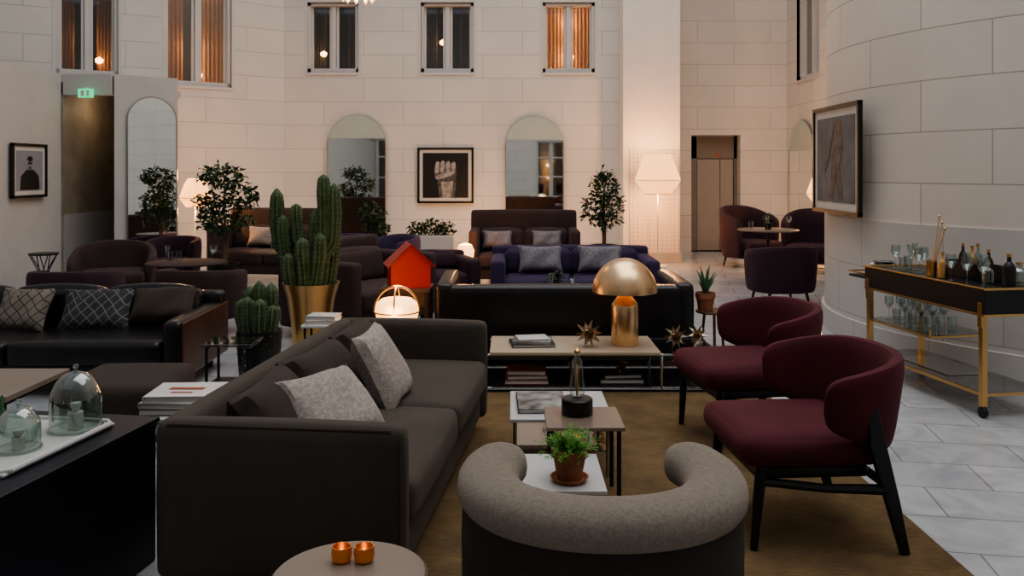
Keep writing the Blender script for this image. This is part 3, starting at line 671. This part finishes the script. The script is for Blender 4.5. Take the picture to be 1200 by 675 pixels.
ficus('ficus_tree',1.30,12.1,1.5,[(0,0,1.25,.20,.2,.24),(.12,0,1.0,.19,.18,.2),(-.14,0,.95,.2,.18,.2),(.02,0,1.42,.13,.12,.12),(.05,0,.78,.18,.15,.13)],950,.2,.45)
ficus('ficus_tree',-2.02,12.3,1.2,[(0,0,.85,.21,.2,.19),(.06,0,.65,.2,.18,.14)],500,.17,.38)
e=E('planter_box',-1.15,12.2,0); obj('box',[vb(-.32,.32,-.13,.13,0,.58)],M_tray,e,bevel=.01); obj('plants',leafs([(-.2,0,.66,.14,.1,.11),(.0,0,.68,.14,.1,.12),(.2,0,.66,.14,.1,.11)],420,.07),M_leaf,e)
# ---------------------------------------------------------------- lamps
def floorlamp(x,y,h=1.77,w=.335,p=14,k=1):
    e=E('floor_lamp',x,y,0)
    obj('stand',[lathe([(0,0),(.16,0),(.16,.015),(.02,.025),(.011,.03),(.011,h-.55*k),(0,h-.55*k)],24),tube([(0,0,h-.56*k),(0,0,h-.1*k)],.006,6)],M_white,e)
    n=96; prof=[(w*.52,h),(w*.72,h-.13*k),(w*1.0,h-.40*k),(w*.98,h-.44*k),(w*.62,h-.61*k),(w*.60,h-.63*k)]
    obj('pleated_shade',lathe(prof,n,cap=False,ribs=32,amp=.045),M_shade,e,ang=60)
    obj('shade_rings',[tube([(w*s*math.cos(a),w*s*math.sin(a),z) for a in[2*pi*i/32 for i in range(32)]],.007,6,True) for s,z in((.52,h),(1.01,h-.42*k),(.60,h-.63*k))]+[tube([(-w*.5,0,h-.01),(w*.5,0,h-.01)],.004,6)],M_white,e)
    obj('bulb_cluster',lathe([(0,-.05),(.05,-.02),(.05,.03),(0,.06)],14,0,0,h-.35*k),M_bulb,e)
    light('bulb_light','POINT',(0,0,h-.68*k),p,(1,.48,.18),.08,e)
    light('bulb_light_up','POINT',(0,0,h+.06),p*.9,(1,.48,.18),.08,e)
floorlamp(2.28,13.35,p=46); floorlamp(-4.34,11.7,1.38,.20,p=34,k=.6); floorlamp(4.82,13.2,1.46,.24,p=20,k=.75)
lp=E('lattice_screen',2.31,13.86,0)
w_=[tube([(-.40+i*.0667,0,.0),(-.40+i*.0667,0,1.85)],.0035 if 0<i<12 else .010,6) for i in range(13)]+[tube([(-.40,0,.03+i*.0669),(.40,0,.03+i*.0669)],.0035,5) for i in range(28)]
obj('wires',w_,mat('screen_cream',(.55,.45,.32),.5,.0),lp)
e=table('occasional_table',-1.06,-.66,6.85,7.2,.55,M_walnut,M_walnut,.02,.03,zb=0); obj('apron',vb(-.18,.18,-.155,.155,.40,.52),M_walnut,e)
h=E('red_house_ornament',-.85,7.02,.551,.25)
hp=[(-.16,0),(.16,0),(.16,.19),(0,.34),(-.16,.19)]
obj('walls',loft([[(x,y,z) for x,z in hp] for y in(-.14,.14)]),M_red,h)
obj('roof',[loft([[(x,y,z) for x,z in((s*.185,.165),(0,.34),(0,.358),(s*.195,.178))] for y in(-.16,.16)]) for s in(-1,1)],M_redd,h)
e=table('occasional_table',-1.0,-.68,6.15,6.45,.38,M_walnut,M_walnut,.014,.02,zb=0)
l=E('lantern_lamp',-.85,6.30,.381); obj('globe',lathe([(.10,0),(.145,.02),(.16,.08),(.15,.14),(.11,.175),(.05,.185),(0,.187)],48,ribs=16,amp=.02),M_globe,l)
obj('handle',[tube([(.168*math.cos(a),0,.08+.185*math.sin(a)) for a in[pi*i/16 for i in range(17)]],.009,6),tube([(0,.168*math.cos(a),.08+.185*math.sin(a)) for a in[pi*i/16 for i in range(17)]],.007,6),tube([(.166*math.cos(a),.166*math.sin(a),.08) for a in[2*pi*i/32 for i in range(32)]],.006,6,True)],M_brass,l)
light('lantern_light','POINT',(0,0,.30),2.5,(1,.50,.20),.06,l); light('lantern_side_light','POINT',(.0,-.22,.1),2.5,(1,.50,.20),.06,l)
e=table('occasional_table',-.72,-.42,10.3,10.6,.42,M_walnut,M_walnut,.014,.02,zb=0)
l=E('table_lamp',-.57,10.45,.421); obj('shade',lathe([(.05,.0),(.10,.02),(.11,.10),(.08,.17),(.03,.19)],20),M_globe,l); light('table_lamp_light','POINT',(0,0,.3),12,(1,.48,.18),.06,l)
e=table('occasional_table',-.56,-.32,13.0,13.24,.40,M_walnut,M_walnut,.014,.02,zb=0)
l=E('table_lamp',-.44,13.12,.401); obj('shade',lathe([(.05,.0),(.10,.02),(.11,.10),(.08,.17),(.03,.19)],20),M_globe,l); light('table_lamp_light','POINT',(0,0,.3),36,(1,.48,.18),.06,l)
def glassvf(kind=0):
    if kind==0: return lathe([(.03,0),(.03,.003),(.004,.006),(.004,.08),(.02,.09),(.034,.12),(.032,.17),(.030,.17),(.031,.12),(.0,.09)],16)
    if kind==1: return lathe([(.028,0),(.032,.09),(.030,.09),(.026,.006),(0,.006)],16)
    return lathe([(.026,0),(.026,.003),(.003,.006),(.003,.09),(.016,.1),(.026,.19),(.024,.19),(.0,.1)],16)
def roundtable(x,y,z,r,m=M_tray,gl=3,plant=False):
    e=E('cafe_table',x,y,0); obj('top',lathe([(0,z-.022),(r-.01,z-.022),(r,z-.012),(r,z-.006),(r-.01,z),(0,z)],40),m,e); obj('pedestal',lathe([(r*.6,0),(r*.6,.012),(.03,.03),(.022,z-.022)],28),M_black,e)
    g=E('drinking_glasses',x,y,z+.001); obj('glasses',[tf(glassvf(i%3),T(r*.7*math.cos(i*2.2),r*.7*math.sin(i*2.2),0)) for i in range(gl)],M_glass,g)
    if plant:
        p=E('small_potted_plant',x,y,z+.001); obj('pot',lathe([(0,0),(.04,0),(.05,.08),(0,.08)],20),M_black,p); obj('leaves',leafs([(0,0,.14,.07,.07,.06)],110,.045),M_leaf,p)
roundtable(3.42,11.4,.72,.40,m=M_taupetop,plant=True); roundtable(.45,10.0,.45,.32); roundtable(-3.4,8.9,.55,.4,M_mauve,5); roundtable(-2.6,9.6,.6,.35,M_walnut,4); roundtable(.4,7.85,.38,.22,M_bwood,3,True)
e=E('wire_stand',-5.05,9.2,0); obj('wires',[tube([(.17*math.cos(a),.17*math.sin(a),0),(.05*math.cos(a+.4),.05*math.sin(a+.4),.42),(.14*math.cos(a+.8),.14*math.sin(a+.8),.60)],.006,6) for a in[i*pi/4 for i in range(8)]]+[tube([(r*math.cos(a),r*math.sin(a),z) for a in[2*pi*i/28 for i in range(28)]],.007,6,True) for r,z in((.17,.007),(.14,.60))],M_black,e); obj('top',cyl(0,0,.60,.612,.15,28),M_black,e)
ch=E('chandelier',-1.62,9.0,3.28); obj('rod',cyl(0,0,.45,4.8,.012,10),M_brass,ch)
obj('rings',[tube([(r*math.cos(a),r*math.sin(a),z) for a in[2*pi*i/32 for i in range(32)]],.012,6,True) for r,z in((.16,.08),(.30,.28),(.18,.45))]+[tube([(r0_*math.cos(a),r0_*math.sin(a),z0_),(r1_*math.cos(a),r1_*math.sin(a),z1_)],.006,5) for a in[i*pi/3 for i in range(6)] for r0_,z0_,r1_,z1_ in((.16,.08,.30,.28),(.30,.28,.18,.45),(.18,.45,.0,.5))],M_brass,ch)
obj('crystals',[lathe([(0,0),(.02,.03),(.012,.07),(0,.08)],8,r*math.cos(a),r*math.sin(a),z-.08) for r,z,n in((.16,.08,10),(.30,.28,18)) for a in[2*pi*i/n for i in range(n)]],M_globe,ch)
light('chandelier_light','POINT',(0,0,.25),20,(1,.6,.3),.1,ch)
# ---------------------------------------------------------------- bar cart
RB=-math.radians(81)
b=E('bar_cart',2.97,5.80,0,RB)
Lh,Dh=.61,.21
obj('cabinet',vb(-Lh-.03,Lh+.03,-Dh-.02,Dh+.02,.625,.775),M_bwood,b,bevel=.006)
obj('brass_rim',[tube([(-Lh-.03,-Dh-.02,z),(Lh+.03,-Dh-.02,z),(Lh+.03,Dh+.02,z),(-Lh-.03,Dh+.02,z)],.007,6,True) for z in(.625,.785)],M_brass,b)
obj('stone_top',vb(-Lh-.02,Lh+.02,-Dh-.01,Dh+.01,.775,.785),M_leath,b)
fr=[]
for sx in(-1,1):
    for sy in(-1,1): fr.append(vb(sx*(Lh-.01)-.018,sx*(Lh-.01)+.018,sy*Dh-.018,sy*Dh+.018,.07,.70))
    fr.append(vb(sx*(Lh-.01)-.01,sx*(Lh-.01)+.01,-Dh,Dh,.13,.15))
    fr.append(vb(sx*(Lh-.01)-.018,sx*(Lh-.01)+.018,-Dh-.026,-Dh-.016,.55,.70))
for sy in(-1,1): fr.append(vb(-Lh,Lh,sy*Dh-.01,sy*Dh+.01,.13,.15))
for sy in(-1,1): fr.append(vb(-Lh,.1,sy*Dh-.008,sy*Dh+.008,.385,.40))
fr+=[vb(.085,.10,-Dh,Dh,.385,.40),vb(.085,.10,-Dh-.006,-Dh+.006,.40,.44),vb(.3,.315,-Dh,Dh,.13,.15)]
obj('brass_frame',fr,M_brass,b,bevel=.002)
obj('glass_shelves',[vb(-Lh,.09,-Dh,Dh,.40,.408),vb(-Lh,Lh,-Dh,Dh,.15,.158)],M_dglass,b)
for sx in(-1,1):
    for sy in(-1,1): obj('caster',[tf(lathe([(0,-.013),(.032,-.013),(.035,0),(.032,.013),(0,.013)],20),T(sx*(Lh-.01),sy*Dh,.035,rx=pi/2)),cyl(sx*(Lh-.01),sy*Dh,.05,.075,.012,10)],M_black,b)
obj('side_flap',vb(-Lh-.28,-Lh-.03,-Dh,Dh,.685,.70),M_bwood,b,bevel=.003); obj('flap_rail',tube([(-Lh-.03,-Dh,.725),(-Lh-.28,-Dh,.725),(-Lh-.28,Dh,.725),(-Lh-.03,Dh,.725)],.006,6),M_brass,b)
def onb(x,y): c_,s_=math.cos(RB),math.sin(RB); return 2.97+x*c_-y*s_, 5.80+x*s_+y*c_
def bottle(x,y,z,h,r,m,cap=M_brass):
    X,Y=onb(x,y); e=E('bottle',X,Y,z+.003); obj('glass',lathe([(0,0),(r,0),(r,h*.55),(r*.8,h*.66),(r*.34,h*.76),(r*.32,h*.92),(0,h*.92)],22),m,e); obj('cap',lathe([(r*.4,h*.9),(r*.4,h),(0,h)],14),cap,e)
X,Y=onb(.12,.09); tr=E('black_drinks_box',X,Y,.786,RB); obj('tray',[vb(-.25,.25,-.07,.07,0,.008),vb(-.25,.25,-.07,-.062,0,.10),vb(-.25,.25,.062,.07,0,.10),vb(-.25,-.242,-.07,.07,0,.10),vb(.242,.25,-.07,.07,0,.10)],M_bwood,tr,bevel=.002)
bottle(.02,.09,.796,.21,.028,M_black); bottle(.10,.10,.796,.20,.03,M_brass); bottle(.18,.08,.796,.22,.028,M_smoke); bottle(.28,.08,.796,.19,.028,M_black)
bottle(.10,-.12,.786,.17,.028,M_brass); bottle(.40,-.02,.786,.13,.035,M_smoke); bottle(.56,.0,.786,.20,.038,M_black); bottle(.50,.12,.786,.14,.05,M_smoke)
X,Y=onb(-.76,.0); ib=E('ice_bucket',X,Y,.701); obj('bucket',lathe([(0,0),(.05,0),(.075,.10),(.08,.105),(.07,.10),(.045,.01),(0,.01)],28),M_chrome,ib); obj('handles',[tube([(s*.075,0,.09),(s*.10,0,.08),(s*.09,0,.05),(s*.065,0,.05)],.005,6) for s in(-1,1)],M_chrome,ib)
X,Y=onb(-.35,0); g=E('drinking_glasses',X,Y,.787,RB); obj('glasses',[tf(glassvf(i%3),T(-.1+.09*(i%4),-.1+.1*(i//4),0)) for i in range(8)],M_glass,g)
X,Y=onb(.36,-.12); g=E('drinking_glasses',X,Y,.787,RB); obj('glasses',[tf(glassvf(2*(i%2)),T(-.12+.075*(i%5),-.04+.06*(i%2),0)) for i in range(5)],M_glass,g)
X,Y=onb(-.25,0); g=E('drinking_glasses',X,Y,.409,RB); obj('glasses',[tf(glassvf(i%2),T(-.25+.09*(i%6),-.12+.09*(i//6),0)) for i in range(18)],M_glass,g)
X,Y=onb(.0,-.13); s_=E('bar_spoons',X,Y,.787,RB); obj('cup',lathe([(0,0),(.03,0),(.034,.1),(.03,.1),(.026,.01),(0,.01)],18),M_brass,s_); obj('sticks',[tube([(0,0,.02),(-.03+.03*i,.08,.40-.04*i)],.0035,6) for i in range(3)]+[lathe([(0,-.012),(.009,-.004),(.009,.004),(0,.012)],10,-.03+.03*i,.08,.40-.04*i) for i in range(3)],M_brass,s_)
X,Y=onb(-.05,.0); t=E('metal_tray',X,Y,.159,RB); obj('tray',[vb(-.3,.25,-.15,.15,0,.008)],M_chrome,t,bevel=.003)
# ---------------------------------------------------------------- lighting & camera
W=bpy.data.worlds.new('world'); bpy.context.scene.world=W; W.use_nodes=True
W.node_tree.nodes['Background'].inputs[0].default_value=(.76,.80,.9,1); W.node_tree.nodes['Background'].inputs[1].default_value=.48
light('skylight','AREA',(2.0,6.0,8.8),730,(1.0,.985,.955),8,rot=(0,.10,0),sy=11)
try: bpy.context.scene.view_settings.look='AgX - Medium High Contrast'
except Exception as ex: print(ex)
cam=bpy.data.cameras.new('camera'); co=bpy.data.objects.new('camera',cam); C.objects.link(co)
co.location=(0,0,1.5); co.rotation_euler=(pi/2,0,0); cam.lens=30; cam.sensor_width=36; cam.shift_y=-137.5/1200; cam.clip_end=100
bpy.context.scene.camera=co
